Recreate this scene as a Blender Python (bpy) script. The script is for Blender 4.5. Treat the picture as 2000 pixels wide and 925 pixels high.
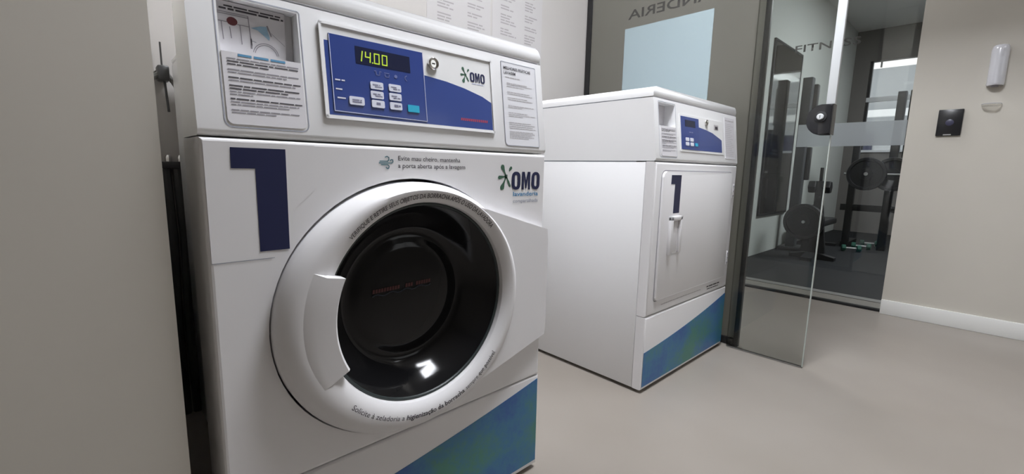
import bpy, bmesh, math, random
from mathutils import Vector, Matrix
random.seed(7)
for o in list(bpy.data.objects): bpy.data.objects.remove(o)
scn = bpy.context.scene
C = scn.collection

# ------------------------------------------------------------------ camera
YAW, PITCH, ROLL = math.radians(43.513), math.radians(8.598), math.radians(1.237)
fw = Vector((math.sin(YAW)*math.cos(PITCH), math.cos(YAW)*math.cos(PITCH), -math.sin(PITCH)))
r0 = Vector((math.cos(YAW), -math.sin(YAW), 0)); u0 = r0.cross(fw)
rt = r0*math.cos(ROLL) + u0*math.sin(ROLL); up = u0*math.cos(ROLL) - r0*math.sin(ROLL)
cam = bpy.data.cameras.new('camera'); co = bpy.data.objects.new('camera', cam); C.objects.link(co)
cam.sensor_fit = 'HORIZONTAL'; cam.sensor_width = 36; cam.lens = 878.5/2000*36; cam.clip_start = .02
co.matrix_world = Matrix(((rt.x, up.x, -fw.x, -1.3557), (rt.y, up.y, -fw.y, -.7561), (rt.z, up.z, -fw.z, .7729), (0, 0, 0, 1)))
scn.camera = co

# ------------------------------------------------------------------ world, exposure
w = bpy.data.worlds.new('sky'); scn.world = w; w.use_nodes = True
bg = w.node_tree.nodes['Background']; bg.inputs[0].default_value = (.98, .955, .965, 1); bg.inputs[1].default_value = 1.4
vs = scn.view_settings; vs.view_transform = 'Standard'; vs.look = 'None'; vs.gamma = 1; vs.exposure = .10; vs.use_curve_mapping = False
LAMP = (.97, .995, 1.05)          # colour of the ceiling panels
# ceiling panels: x, y, size x, size y, strength, place
PANELS = [(-.32, -.35, .62, .62, 54.0, 'between washer and dryer'),
          (1.32, -2.2, .62, .62, 6.0, 'added unseen over the corridor to brighten its wall'),  # unseen panel, added to lift the upper corridor wall
          (1.32, .75, .62, .62, 14.0, 'over the corridor behind the partition')]
GYM_PANEL = (4.0, -.9, 1.2, .3, 58.0)
CEIL = 2.55

# ------------------------------------------------------------------ materials
def mat(name, col, rough=.5, metal=0, spec=.5, coat=0, emit=None, es=1, noise=0, nscale=40, bump=0, alpha=None):
    m = bpy.data.materials.new(name); m.use_nodes = True
    nt = m.node_tree; b = nt.nodes['Principled BSDF']
    b.inputs['Base Color'].default_value = (*col, 1); b.inputs['Roughness'].default_value = rough
    b.inputs['Metallic'].default_value = metal; b.inputs['Specular IOR Level'].default_value = spec
    b.inputs['Coat Weight'].default_value = coat; b.inputs['Coat Roughness'].default_value = .08
    if emit: b.inputs['Emission Color'].default_value = (*emit, 1); b.inputs['Emission Strength'].default_value = es
    if noise or bump:
        tc = nt.nodes.new('ShaderNodeTexCoord'); n = nt.nodes.new('ShaderNodeTexNoise')
        n.inputs['Scale'].default_value = nscale; n.inputs['Detail'].default_value = 4
        nt.links.new(tc.outputs['Object'], n.inputs['Vector'])
        if noise:
            mx = nt.nodes.new('ShaderNodeMix'); mx.data_type = 'RGBA'
            mx.inputs['A'].default_value = (*[c*(1-noise) for c in col], 1); mx.inputs['B'].default_value = (*[min(1, c*(1+noise)) for c in col], 1)
            nt.links.new(n.outputs['Fac'], mx.inputs['Factor']); nt.links.new(mx.outputs['Result'], b.inputs['Base Color'])
        if bump:
            bp = nt.nodes.new('ShaderNodeBump'); bp.inputs['Strength'].default_value = bump; bp.inputs['Distance'].default_value = .002
            nt.links.new(n.outputs['Fac'], bp.inputs['Height']); nt.links.new(bp.outputs['Normal'], b.inputs['Normal'])
    return m

def glass_mat(name, tint, ior=1.45, rough=0.0, haze=0.0, hazecol=(.8, .8, .8)):
    m = bpy.data.materials.new(name); m.use_nodes = True; nt = m.node_tree; nt.nodes.clear()
    out = nt.nodes.new('ShaderNodeOutputMaterial'); tr = nt.nodes.new('ShaderNodeBsdfTransparent'); gl = nt.nodes.new('ShaderNodeBsdfGlossy')
    fr = nt.nodes.new('ShaderNodeFresnel'); mx = nt.nodes.new('ShaderNodeMixShader')
    tr.inputs[0].default_value = (*tint, 1); gl.inputs['Roughness'].default_value = rough; fr.inputs[0].default_value = ior
    last = tr.outputs[0]
    if haze:
        df = nt.nodes.new('ShaderNodeBsdfDiffuse'); df.inputs[0].default_value = (*hazecol, 1)
        tl = nt.nodes.new('ShaderNodeBsdfTranslucent'); tl.inputs[0].default_value = (*hazecol, 1)
        m1 = nt.nodes.new('ShaderNodeMixShader'); nt.links.new(df.outputs[0], m1.inputs[1]); nt.links.new(tl.outputs[0], m1.inputs[2])
        m2 = nt.nodes.new('ShaderNodeMixShader'); m2.inputs[0].default_value = haze
        nt.links.new(tr.outputs[0], m2.inputs[1]); nt.links.new(m1.outputs[0], m2.inputs[2]); last = m2.outputs[0]
    nt.links.new(fr.outputs[0], mx.inputs[0]); nt.links.new(last, mx.inputs[1]); nt.links.new(gl.outputs[0], mx.inputs[2])
    nt.links.new(mx.outputs[0], out.inputs[0])
    return m

M = {}
M['enamel'] = mat('white_enamel', (.85, .85, .86), .28, coat=.15)
M['enamel_front'] = mat('white_vinyl_front', (.79, .78, .79), .38)
M['plastic'] = mat('white_plastic', (.74, .73, .74), .5, spec=.3)
M['navy'] = mat('navy_print', (.012, .016, .065), .4)
M['blue'] = mat('blue_panel', (.033, .062, .25), .22, coat=.3)
M['blue2'] = mat('blue_wave', (.036, .068, .26), .25, coat=.3)
M['panel_white'] = mat('panel_white', (.80, .80, .80), .25)
M['line'] = mat('pale_line', (.55, .58, .75), .4)
M['btn'] = mat('button_white', (.70, .72, .82), .4)
M['btnprint'] = mat('button_print', (.2, .2, .3), .5)
M['cyan'] = mat('cyan_button', (.03, .42, .62), .3)
M['display'] = mat('display_black', (.014, .018, .05), .2)
M['digit'] = mat('lit_digits', (.3, .4, .02), .5, emit=(.42, .58, .03), es=.6)
M['icon'] = mat('icon_grey_blue', (.13, .16, .36), .5)
M['chrome'] = mat('chrome', (.75, .74, .72), .12, metal=1)
M['steel'] = mat('satin_steel', (.62, .63, .64), .35, metal=1)
M['stripmetal'] = mat('pale_satin_metal', (.62, .64, .65), .3, spec=.6)
M['dark'] = mat('dark_gap', (.02, .02, .02), .7)
M['paper'] = mat('paper', (.66, .645, .67), .7)
M['paper2'] = mat('paper_pale', (.70, .70, .73), .7)
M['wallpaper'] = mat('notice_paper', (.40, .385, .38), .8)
M['ink'] = mat('ink_dark', (.05, .045, .055), .6)
M['ink2'] = mat('ink_grey', (.26, .25, .28), .6)
M['ink3'] = mat('ink_pale', (.44, .42, .43), .6)
M['ink4'] = mat('notice_print', (.27, .255, .255), .8)
M['inkblue'] = mat('ink_blue', (.08, .26, .45), .6)
M['bluewash'] = mat('blue_wash', (.28, .43, .55), .6)
M['redinkdark'] = mat('ink_red_black', (.12, .03, .035), .6)
M['green'] = mat('logo_green', (.045, .12, .075), .5)
M['teal'] = mat('wind_teal', (.12, .25, .3), .5)
M['lblue'] = mat('logo_light_blue', (.06, .25, .47), .5)
M['lgrey'] = mat('logo_grey', (.33, .35, .42), .5)
M['red'] = mat('red_print', (.42, .045, .07), .5)
M['redglass'] = mat('red_print_on_glass', (.07, .010, .011), .4)
M['blueglass'] = mat('blue_print_on_glass', (.016, .026, .042), .4)
M['bowl'] = mat('dark_door_glass', (.009, .009, .010), .11, spec=.28)
M['gasket'] = mat('dark_gasket', (.03, .04, .04), .45)
M['rubber'] = mat('black_rubber', (.015, .015, .016), .6)
M['hose'] = mat('grey_hose', (.05, .05, .05), .5)
M['tap'] = mat('dark_valve', (.03, .03, .03), .4)
M['taparm'] = mat('grey_valve_arm', (.16, .16, .15), .4)
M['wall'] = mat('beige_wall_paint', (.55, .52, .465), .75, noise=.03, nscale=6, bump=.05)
M['wall2'] = mat('low_bounce_wall', (.26, .235, .205), .75, noise=.03, nscale=6)  # unseen walls made darker so less light bounces to the lower left
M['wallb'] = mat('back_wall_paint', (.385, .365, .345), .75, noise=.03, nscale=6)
M['ceil'] = mat('ceiling_paint', (.75, .74, .72), .85)
M['base'] = mat('baseboard_white', (.74, .74, .72), .5)
M['blackframe'] = mat('black_aluminium', (.012, .012, .013), .4, spec=.4)
def film_mat():
    m = bpy.data.materials.new('frosted_grey_film'); m.use_nodes = True; nt = m.node_tree; nt.nodes.clear()
    out = nt.nodes.new('ShaderNodeOutputMaterial'); df = nt.nodes.new('ShaderNodeBsdfDiffuse'); tl = nt.nodes.new('ShaderNodeBsdfTranslucent'); gl = nt.nodes.new('ShaderNodeBsdfGlossy')
    df.inputs[0].default_value = (.16, .155, .135, 1); tl.inputs[0].default_value = (.62, .61, .56, 1); gl.inputs['Roughness'].default_value = .06
    m1 = nt.nodes.new('ShaderNodeMixShader'); m1.inputs[0].default_value = .55; m2 = nt.nodes.new('ShaderNodeMixShader'); fr_ = nt.nodes.new('ShaderNodeFresnel'); fr_.inputs[0].default_value = 1.42
    nt.links.new(df.outputs[0], m1.inputs[1]); nt.links.new(tl.outputs[0], m1.inputs[2]); nt.links.new(fr_.outputs[0], m2.inputs[0])
    nt.links.new(m1.outputs[0], m2.inputs[1]); nt.links.new(gl.outputs[0], m2.inputs[2]); nt.links.new(m2.outputs[0], out.inputs[0])
    return m
M['film'] = film_mat()
M['poster'] = mat('pale_blue_sheet', (.27, .335, .355), .6)
M['letter'] = mat('dark_vinyl_letters', (.04, .038, .034), .5)
M['letter2'] = mat('grey_vinyl_letters', (.06, .06, .055), .5)
M['glassedge'] = mat('polished_glass_edge', (.42, .46, .43), .25)
M['glass'] = glass_mat('door_glass', (.97, .985, .975), ior=1.38)
M['gymglass'] = glass_mat('gym_glass', (.95, .965, .955))
M['frost'] = glass_mat('frosted_band', (.8, .82, .82), haze=.55, rough=.3, hazecol=(.62, .65, .67))
M['glass_clear'] = glass_mat('window_glass', (.95, .97, .97))
M['gymwall'] = mat('gym_wall_grey', (.50, .515, .49), .8, noise=.03, nscale=5)
M['gymdark'] = mat('gym_wall_brown', (.16, .15, .14), .8)
M['gymfloor'] = mat('black_rubber_floor', (.010, .011, .013), .75, spec=.25, noise=.3, nscale=60, bump=.1)
M['iron'] = mat('black_iron', (.014, .014, .016), .4)
M['grey_iron'] = mat('grey_powder_coat', (.055, .058, .065), .4)
M['mirror'] = mat('mirror', (.32, .32, .31), .06, metal=1)
M['greenvinyl'] = mat('green_vinyl', (.008, .075, .05), .4)
M['threshold'] = mat('grey_threshold', (.22, .21, .20), .6, noise=.2, nscale=30)
M['concrete'] = mat('grey_facade', (.36, .38, .40), .8)
M['facade'] = mat('white_facade', (.8, .82, .84), .7)
M['blackplate'] = mat('black_plate', (.018, .018, .02), .25)
M['platemark'] = mat('plate_mark', (.05, .05, .09), .3)
M['soap'] = mat('dispenser_plastic', (.62, .62, .66), .2, coat=.4)
M['clearplastic'] = glass_mat('drip_tray_plastic', (.86, .85, .82), haze=.15)
M['lamp'] = mat('lamp_diffuser', (.9, .9, .9), .5, emit=LAMP, es=1)

# floor: poured beige floor, faint clouds
def floor_mat():
    m = bpy.data.materials.new('poured_beige_floor'); m.use_nodes = True; nt = m.node_tree; b = nt.nodes['Principled BSDF']
    tc = nt.nodes.new('ShaderNodeTexCoord'); n = nt.nodes.new('ShaderNodeTexNoise'); n.inputs['Scale'].default_value = 1.4; n.inputs['Detail'].default_value = 3
    cr = nt.nodes.new('ShaderNodeValToRGB'); cr.color_ramp.elements[0].color = (.262, .233, .203, 1); cr.color_ramp.elements[1].color = (.312, .282, .250, 1)
    cr.color_ramp.elements[0].position = .35; cr.color_ramp.elements[1].position = .65
    nt.links.new(tc.outputs['Object'], n.inputs['Vector']); nt.links.new(n.outputs['Fac'], cr.inputs[0]); nt.links.new(cr.outputs[0], b.inputs['Base Color'])
    b.inputs['Roughness'].default_value = .32; b.inputs['Specular IOR Level'].default_value = .45
    return m
M['floor'] = floor_mat()

# blue and green printed wave at the foot of the machines
def wave_mat():
    m = bpy.data.materials.new('blue_green_print'); m.use_nodes = True; nt = m.node_tree; b = nt.nodes['Principled BSDF']
    tc = nt.nodes.new('ShaderNodeTexCoord')
    n1 = nt.nodes.new('ShaderNodeTexNoise'); n1.inputs['Scale'].default_value = 4.5; n1.inputs['Detail'].default_value = 2
    n2 = nt.nodes.new('ShaderNodeTexNoise'); n2.inputs['Scale'].default_value = 45; n2.inputs['Detail'].default_value = 5; n2.inputs['Roughness'].default_value = .7
    ad = nt.nodes.new('ShaderNodeMath'); ad.operation = 'MULTIPLY_ADD'; ad.inputs[1].default_value = .45
    cr = nt.nodes.new('ShaderNodeValToRGB'); e = cr.color_ramp.elements
    e[0].position = .60; e[0].color = (.030, .11, .33, 1); e[1].position = .90; e[1].color = (.06, .21, .17, 1)
    k = e.new(.74); k.color = (.04, .17, .33, 1)
    for n in (n1, n2): nt.links.new(tc.outputs['Object'], n.inputs['Vector'])
    nt.links.new(n2.outputs['Fac'], ad.inputs[0]); nt.links.new(n1.outputs['Fac'], ad.inputs[2])
    nt.links.new(ad.outputs[0], cr.inputs[0]); nt.links.new(cr.outputs[0], b.inputs['Base Color'])
    b.inputs['Roughness'].default_value = .4
    return m
M['wave'] = wave_mat()

# ------------------------------------------------------------------ helpers
def link(name, me, m, parent=None, smooth=False):
    o = bpy.data.objects.new(name, me); C.objects.link(o)
    if m is not None: me.materials.append(M[m])
    if parent: o.parent = parent
    if smooth:
        for p in me.polygons: p.use_smooth = True
    return o
def from_bm(name, bm, m, parent=None, smooth=False):
    bmesh.ops.recalc_face_normals(bm, faces=bm.faces)
    me = bpy.data.meshes.new(name); bm.to_mesh(me); bm.free()
    o = link(name, me, m, parent, False)
    if smooth:
        for p in me.polygons: p.use_smooth = True
        try: me.set_sharp_from_angle(angle=math.radians(35))
        except Exception: pass
    return o
def bm_box(bm, x0, x1, y0, y1, z0, z1):
    vs_ = [bm.verts.new(p) for p in ((x0,y0,z0),(x1,y0,z0),(x1,y1,z0),(x0,y1,z0),(x0,y0,z1),(x1,y0,z1),(x1,y1,z1),(x0,y1,z1))]
    for f in ((0,1,2,3),(4,5,6,7),(0,1,5,4),(1,2,6,5),(2,3,7,6),(3,0,4,7)): bm.faces.new([vs_[i] for i in f])
    return vs_
def box(name, x0, x1, y0, y1, z0, z1, m, parent=None, bev=0, seg=2, edges=None):
    bm = bmesh.new(); bm_box(bm, x0, x1, y0, y1, z0, z1)
    if bev:
        es = list(bm.edges) if edges is None else [e for e in bm.edges if edges(e)]
        bmesh.ops.bevel(bm, geom=es, offset=bev, segments=seg, affect='EDGES', profile=.5)
    return from_bm(name, bm, m, parent, bool(bev))
def poly_prism(name, pts, a, b, m, parent=None, axis='y', bev=0, seg=2, smooth=False):
    """pts in the plane across the axis (y: x,z; x: y,z; z: x,y), extruded from a to b"""
    bm = bmesh.new()
    def P(p, t): return {'y': (p[0], t, p[1]), 'x': (t, p[0], p[1]), 'z': (p[0], p[1], t)}[axis]
    v0 = [bm.verts.new(P(p, a)) for p in pts]; v1 = [bm.verts.new(P(p, b)) for p in pts]
    f0 = bm.faces.new(v0); bm.faces.new(v1[::-1]); n = len(pts)
    for i in range(n): bm.faces.new((v0[i], v0[(i+1) % n], v1[(i+1) % n], v1[i]))
    if bev: bmesh.ops.bevel(bm, geom=list(f0.edges), offset=bev, segments=seg, affect='EDGES', profile=.5)
    return from_bm(name, bm, m, parent, smooth or bool(bev))
def rrect(x0, x1, z0, z1, r, n=5):
    rs = r if isinstance(r, (tuple, list)) else (r,)*4          # bl, br, tr, tl
    out = []
    for (cx, cz, a0, q) in ((x0, z0, 180, rs[0]), (x1, z0, 270, rs[1]), (x1, z1, 0, rs[2]), (x0, z1, 90, rs[3])):
        if q <= 0: out.append((cx, cz)); continue
        ox = cx + q if cx == x0 else cx - q; oz = cz + q if cz == z0 else cz - q
        for i in range(n+1):
            a = math.radians(a0 + 90*i/n); out.append((ox + q*math.cos(a), oz + q*math.sin(a)))
    return out
def sheet(name, polys, mp, m, parent=None, t=.0004):
    """flat print: polygons in (u,v), laid on a surface by mp(u,v,off)"""
    bm = bmesh.new()
    for pl in polys: bm.faces.new([bm.verts.new(mp(u, v, t)) for u, v in pl])
    me = bpy.data.meshes.new(name); bm.to_mesh(me); bm.free()
    o = link(name, me, m, parent)
    if len(polys) > 12 and ('print' in name or name in ('title', 'blue_heading', 'panel_marks', 'red_lettering')): o['kind'] = 'stuff'
    return o
def thin(name, pl, mp, m, parent=None, t=.0005):
    """a thin slab (paper, sticker, button) lying on a surface"""
    bm = bmesh.new(); a = [bm.verts.new(mp(u, v, t)) for u, v in pl]; b = [bm.verts.new(mp(u, v, 0)) for u, v in pl]; n = len(pl)
    bm.faces.new(a); bm.faces.new(b[::-1])
    for i in range(n): bm.faces.new((a[i], b[i], b[(i+1) % n], a[(i+1) % n]))
    return from_bm(name, bm, m, parent)
def rect(u0, u1, v0, v1): return [(u0, v0), (u1, v0), (u1, v1), (u0, v1)]
def stroke(pts, w, closed=False):
    """polyline to quads"""
    out = []
    n = len(pts)
    for i in range(n if closed else n-1):
        (x0, y0), (x1, y1) = pts[i], pts[(i+1) % n]; dx, dy = x1-x0, y1-y0; L = math.hypot(dx, dy) or 1
        nx, ny = -dy/L*w/2, dx/L*w/2; ex, ey = dx/L*w*.3, dy/L*w*.3
        out.append([(x0-ex-nx, y0-ey-ny), (x1+ex-nx, y1+ey-ny), (x1+ex+nx, y1+ey+ny), (x0-ex+nx, y0-ey+ny)])
    return out
def lettering(name, s, mp, m, parent, u0, v0, h=None, width=None, bold=0, align='LEFT', t=.0006, merge=None):
    """h: capital height, width: total width; mp(u,v,off) lays it on a surface"""
    cu = bpy.data.curves.new(name, 'FONT'); cu.body = s; cu.size = 1; cu.offset = bold; cu.resolution_u = 3
    o = bpy.data.objects.new(name+'_tmp', cu); C.objects.link(o)
    dg = bpy.context.evaluated_depsgraph_get(); dg.update()
    me = bpy.data.meshes.new_from_object(o.evaluated_get(dg)); bpy.data.objects.remove(o); bpy.data.curves.remove(cu)
    xs = [v.co.x for v in me.vertices]; x0, x1 = min(xs), max(xs)
    sv = h/.70; su = width/(x1-x0) if width else sv
    k = {'LEFT': 0, 'CENTER': .5, 'RIGHT': 1}[align]
    for v in me.vertices:
        u = (v.co.x - x0 - k*(x1-x0))*su; q = v.co.y*sv
        v.co = Vector(mp(u0+u, v0+q, t))
    me.name = name; me.materials.clear()
    return link(name, me, m, parent)
def words(u0, u1, v, h, rnd, full=1.0):
    """a line of print too small to read: word-long dashes"""
    out = []; u = u0; end = u0 + (u1-u0)*full
    while u < end - h:
        L = min(rnd.uniform(3, 13)*h, end-u); out.append(rect(u, u+L, v, v+h)); u += L + h*.9
    return out
def tube(bm, pts, r, n=8):
    rings = []
    for i, p in enumerate(pts):
        p = Vector(p); d = (Vector(pts[min(i+1, len(pts)-1)]) - Vector(pts[max(i-1, 0)])).normalized()
        a = d.orthogonal().normalized() if i == 0 else (rings_a - d*rings_a.dot(d)).normalized()
        rings_a = a; b = d.cross(a)
        rings.append([bm.verts.new(p + (a*math.cos(2*math.pi*k/n) + b*math.sin(2*math.pi*k/n))*r) for k in range(n)])
    for A, B in zip(rings, rings[1:]):
        for k in range(n): bm.faces.new((A[k], A[(k+1) % n], B[(k+1) % n], B[k]))
    bm.faces.new(rings[0][::-1]); bm.faces.new(rings[-1])
def tube_obj(name, pts, r, m, parent=None, n=8):
    bm = bmesh.new(); tube(bm, pts, r, n); return from_bm(name, bm, m, parent, True)
def lathe(name, prof, c, axis, m, parent=None, n=32, cap=True):
    """prof: (radius, along axis); c: centre"""
    bm = bmesh.new(); rings = []
    def P(a, r, t):
        q = {'y': (r*math.cos(a), t, r*math.sin(a)), 'x': (t, r*math.cos(a), r*math.sin(a)), 'z': (r*math.cos(a), r*math.sin(a), t)}[axis]
        return (c[0]+q[0], c[1]+q[1], c[2]+q[2])
    for r, t in prof:
        rings.append([bm.verts.new(P(2*math.pi*k/n, max(r, 1e-5), t)) for k in range(n)])
    for A, B in zip(rings, rings[1:]):
        for k in range(n): bm.faces.new((A[k], A[(k+1) % n], B[(k+1) % n], B[k]))
    if cap: bm.faces.new(rings[0])
    if prof[-1][0] > 1e-4: bm.faces.new(rings[-1])
    bmesh.ops.remove_doubles(bm, verts=bm.verts, dist=2e-5)
    return from_bm(name, bm, m, parent, True)
def cut(o, cutters):
    for c in cutters:
        c.parent = o.parent
        md = o.modifiers.new('cut', 'BOOLEAN'); md.object = c; md.operation = 'DIFFERENCE'; md.solver = 'EXACT'
    dg = bpy.context.evaluated_depsgraph_get(); dg.update()
    me = bpy.data.meshes.new_from_object(o.evaluated_get(dg)); o.modifiers.clear(); o.data = me
    for c in cutters: bpy.data.objects.remove(c)
    return o
def tag(o, label, cat=None, group=None):
    o['label'] = label
    if cat: o['category'] = cat
    if group: o['group'] = group
    return o
def struct(o, label, cat='wall'):
    o['kind'] = 'structure'; o['label'] = label; o['category'] = cat; return o
def empty(name, loc=(0, 0, 0), rz=0):
    o = bpy.data.objects.new(name, None); C.objects.link(o); o.location = loc; o.rotation_euler = (0, 0, rz); o.empty_display_size = .1; return o
def plabel(o, s): o['label'] = s; return o

XP, XW, YB = .729, 1.905, .88        # partition plane, corridor wall plane, back wall plane
WX, WY, W = -1.2404, -.0241, .683    # washer
HS, HT = .809, 1.047                 # seam height, top height of both machines

# ------------------------------------------------------------------ the setting
struct(box('floor', -3, 2.16, -3.4, 2.6, -.1, 0, 'floor'), 'pale beige poured floor, smooth and slightly glossy', 'floor')
struct(box('ceiling', -3, XW+.1, -3.4, 2.6, CEIL, CEIL+.1, 'ceil'), 'white ceiling above the laundry and the corridor', 'ceiling')
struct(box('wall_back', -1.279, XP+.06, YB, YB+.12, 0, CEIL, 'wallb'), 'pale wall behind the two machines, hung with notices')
struct(box('wall_left', -2.6, -1.279, 0, YB+.12, 0, CEIL, 'wall'), 'plain beige wall block beside the washer, close to the camera')
struct(box('wall_side', -3, -2.6, -3.4, .5, 0, CEIL, 'wall2'), 'side wall of the laundry left of the camera, darkened to cut bounced light')
wf0 = box('wall_front', -3, XW, -3.4, -3.3, 0, CEIL, 'wall2')
cut(wf0, [box('cutter', .35, 1.75, -3.6, -3.1, .95, 2.25, None)])
struct(wf0, 'wall behind the camera, darkened to cut bounced light, with an added window')
w4 = empty('fill_window', (0, -3.35, 0)); struct(w4, 'added unseen window, lighting the machine fronts from behind the camera', 'window')  # unseen window added for daylight on the machine fronts
for a in ((.35, .39), (1.71, 1.75), (1.03, 1.07)): box('frame_post', a[0], a[1], -.02, .02, .95, 2.25, 'blackframe', w4)
for z in (.95, 2.21):
    for a in ((.39, 1.03), (1.07, 1.71)): box('frame_rail', a[0], a[1], -.02, .02, z, z+.04, 'blackframe', w4)
for a in ((.39, 1.03), (1.07, 1.71)): box('pane', a[0], a[1], -.003, .003, .99, 2.21, 'glass_clear', w4)
struct(box('wall_corridor_end', XP+.06, XW, 2.5, 2.6, 0, CEIL, 'wall'), 'beige wall closing the corridor behind the partition')
struct(box('wall_right', XW, XW+.1, -3.4, -.405, 0, CEIL, 'wall'), 'beige corridor wall with a black plate and a white dispenser')
struct(box('wall_gym_side', XW, XW+.1, .47, 2.6, 0, CEIL, 'wall'), 'beige corridor wall beside the gym glazing, behind the dryer')
struct(box('wall_lintel', XW, XW+.1, -.405, .47, 2.35, CEIL, 'wall'), 'beige wall above the gym glazing')
struct(box('baseboard_right', XW-.014, XW, -3.3, -.405, 0, .083, 'base', bev=.003), 'white baseboard along the corridor wall', 'baseboard')

struct(box('wall_shade_header', XP-.005, XP+.045, -3.3, -.062, 2.0, CEIL, 'wall'), 'added unseen beige header over the corridor opening, shading the upper corridor wall')  # unseen header added, set low to shade the top of the corridor wall

# glass partition behind the dryer
p1 = empty('window_1', (XP, 0, 0)); struct(p1, 'fixed partition of grey filmed glass in a black frame, beside the dryer', 'partition')
box('pane', .004, .0046, -.046, YB-.035, .03, CEIL-.03, 'film', p1)
plabel(box('frame_post', -.006, .016, -.058, -.038, 0, CEIL, 'blackframe', p1, bev=.002), 'slim black post at the free end of the partition')
plabel(box('frame_post', -.006, .016, YB-.035, YB-.006, 0, CEIL, 'blackframe', p1, bev=.002), 'slim black post against the back wall')
box('bottom_rail', -.005, .015, -.038, YB-.035, 0, .034, 'blackframe', p1, bev=.002)
box('top_rail', -.005, .015, -.038, YB-.035, CEIL-.034, CEIL, 'blackframe', p1, bev=.002)
# letters fixed to the outer face: mirrored as seen from the laundry
def on_part(u, v, off): return (.004-off, -u, v)       # u to the viewer's right (-y)
bm_ = lettering('lettering', 'LAVANDERIA', lambda u, v, o: (.004-o, u, v), 'letter', p1, .018, 1.535, h=.044, width=.60, bold=.012)
plabel(bm_, 'dark letters reading LAVANDERIA in mirror writing')
po = thin('poster', rect(-.632, -.178, .93, 1.492), lambda u, v, o: (XP+.0036-o, -u, v), 'poster', None, .0012)
tag(po, 'blank pale blue sheet stuck on the grey partition glass behind the dryer', 'poster')

# clear glass door leaf next to it
d1 = empty('door_1', (XP-.032, 0, 0)); struct(d1, 'clear frameless glass door leaf with a black lock', 'door')
box('pane', -.005, .005, -.318, -.022,   .006, 1.99, 'glass', d1)
plabel(box('leading_edge', -.0051, .0051, -.3215, -.318,   .006, 1.99, 'glassedge', d1), 'polished pale edge of the glass')
plabel(box('bottom_edge', -.0051, .0051, -.318, -.022, .002, .006, 'threshold', d1), 'thin dark bottom edge of the glass')
plabel(box('edge_strip', -.009, .009, -.3225, -.294, 1.037, 1.95, 'stripmetal', d1, bev=.002), 'pale satin metal strip along the door edge')
pl = [(-.322, .925), (-.322, 1.036), (-.285, 1.036)] + [(-.285+.045*math.cos(a), .9805+.0555*math.sin(a)) for a in [math.radians(90-10*i) for i in range(19)]] + [(-.285, .925)]
pl = [p for i, p in enumerate(pl) if i == 0 or (abs(p[0]-pl[i-1][0])+abs(p[1]-pl[i-1][1])) > 1e-4]
lk = plabel(poly_prism('lock', pl, -.026, .026, 'blackplate', d1, axis='x', bev=.006, seg=3), 'black lock body rounded on one side')
lathe('lock_ring', [(.020, 0), (.020, -.005), (.012, -.007), (0, -.007)], (-.026, -.286, .990), 'x', 'rubber', lk, 24)
plabel(lathe('lock_cylinder', [(.0115, 0), (.0115, -.010), (.009, -.012), (0, -.012)], (-.026, -.286, .990), 'x', 'stripmetal', lk, 24), 'bright round lock cylinder')
box('keyhole', -.0392, -.0378, -.2868, -.2852, .985, .995, 'dark', lk)

# gym glazing with frosted band and lettering
p2 = empty('window_2', (XW, 0, 0)); struct(p2, 'glazed front of the gym with a frosted band and lettering', 'window')
box('pane', .03, .04, -.402, .468, .01, 2.35, 'gymglass', p2)
plabel(thin('frosted_band', rect(-.12, .40, .948, 1.083), lambda u, v, o: (.0298-o, -u, v), 'frost', p2, .0008), 'pale frosted stripe across the glass')
plabel(lettering('lettering', 'FITNESS', lambda u, v, o: (.029-o, -u, v), 'letter2', p2, -.185, 1.522, h=.042, width=.33, bold=.01), 'dark letters reading FITNESS')
box('bottom_rail', .02, .06, -.402, .468, 0, .012, 'blackframe', p2)

# ------------------------------------------------------------------ gym room
GX, GY = 6.45, .735
struct(box('trim_1', 2.16, 2.24, -.9, GY, -.05, .003, 'threshold'), 'grey worn threshold strip before the gym floor', 'threshold')
struct(box('floor_gym', 2.24, GX, -3.3, GY, -.1, .004, 'gymfloor'), 'black rubber floor of the gym', 'floor')
struct(box('wall_gym_left', XW+.1, GX, GY, GY+.1, 0, 2.7, 'gymwall'), 'pale grey gym wall with a mirror')
struct(box('wall_gym_near', XW+.1, GX, -3.4, -3.3, 0, 2.7, 'gymwall'), 'pale grey gym wall opposite the mirror')
struct(box('ceiling_gym', XW+.1, GX+.1, -3.4, GY+.1, 2.7, 2.8, 'ceil'), 'ceiling of the gym', 'ceiling')
wf = box('wall_gym_far', GX, GX+.14, -3.4, GY+.1, 0, 2.7, 'gymdark')
cut(wf, [box('cutter', GX-.1, GX+.3, -1.9, .56, 1.12, 2.30, None)])
struct(wf, 'brown far wall of the gym around its window')
w3 = empty('window_3', (GX, 0, 0)); struct(w3, 'wide gym window with a white transom bar, daylight behind', 'window')
box('pane', .06, .066, -1.9, .56, 1.12, 2.30, 'glass_clear', w3)
plabel(box('transom', .03, .10, -1.9, .56, 1.77, 1.83, 'facade', w3, bev=.004), 'white horizontal transom bar')
for y0 in (-1.92, -.70, .53): box('mullion', .035, .095, y0, y0+.035, 1.12, 2.30, 'iron', w3)
box('sill', -.02, .14, -1.9, .56, 1.10, 1.13, 'facade', w3)
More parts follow.
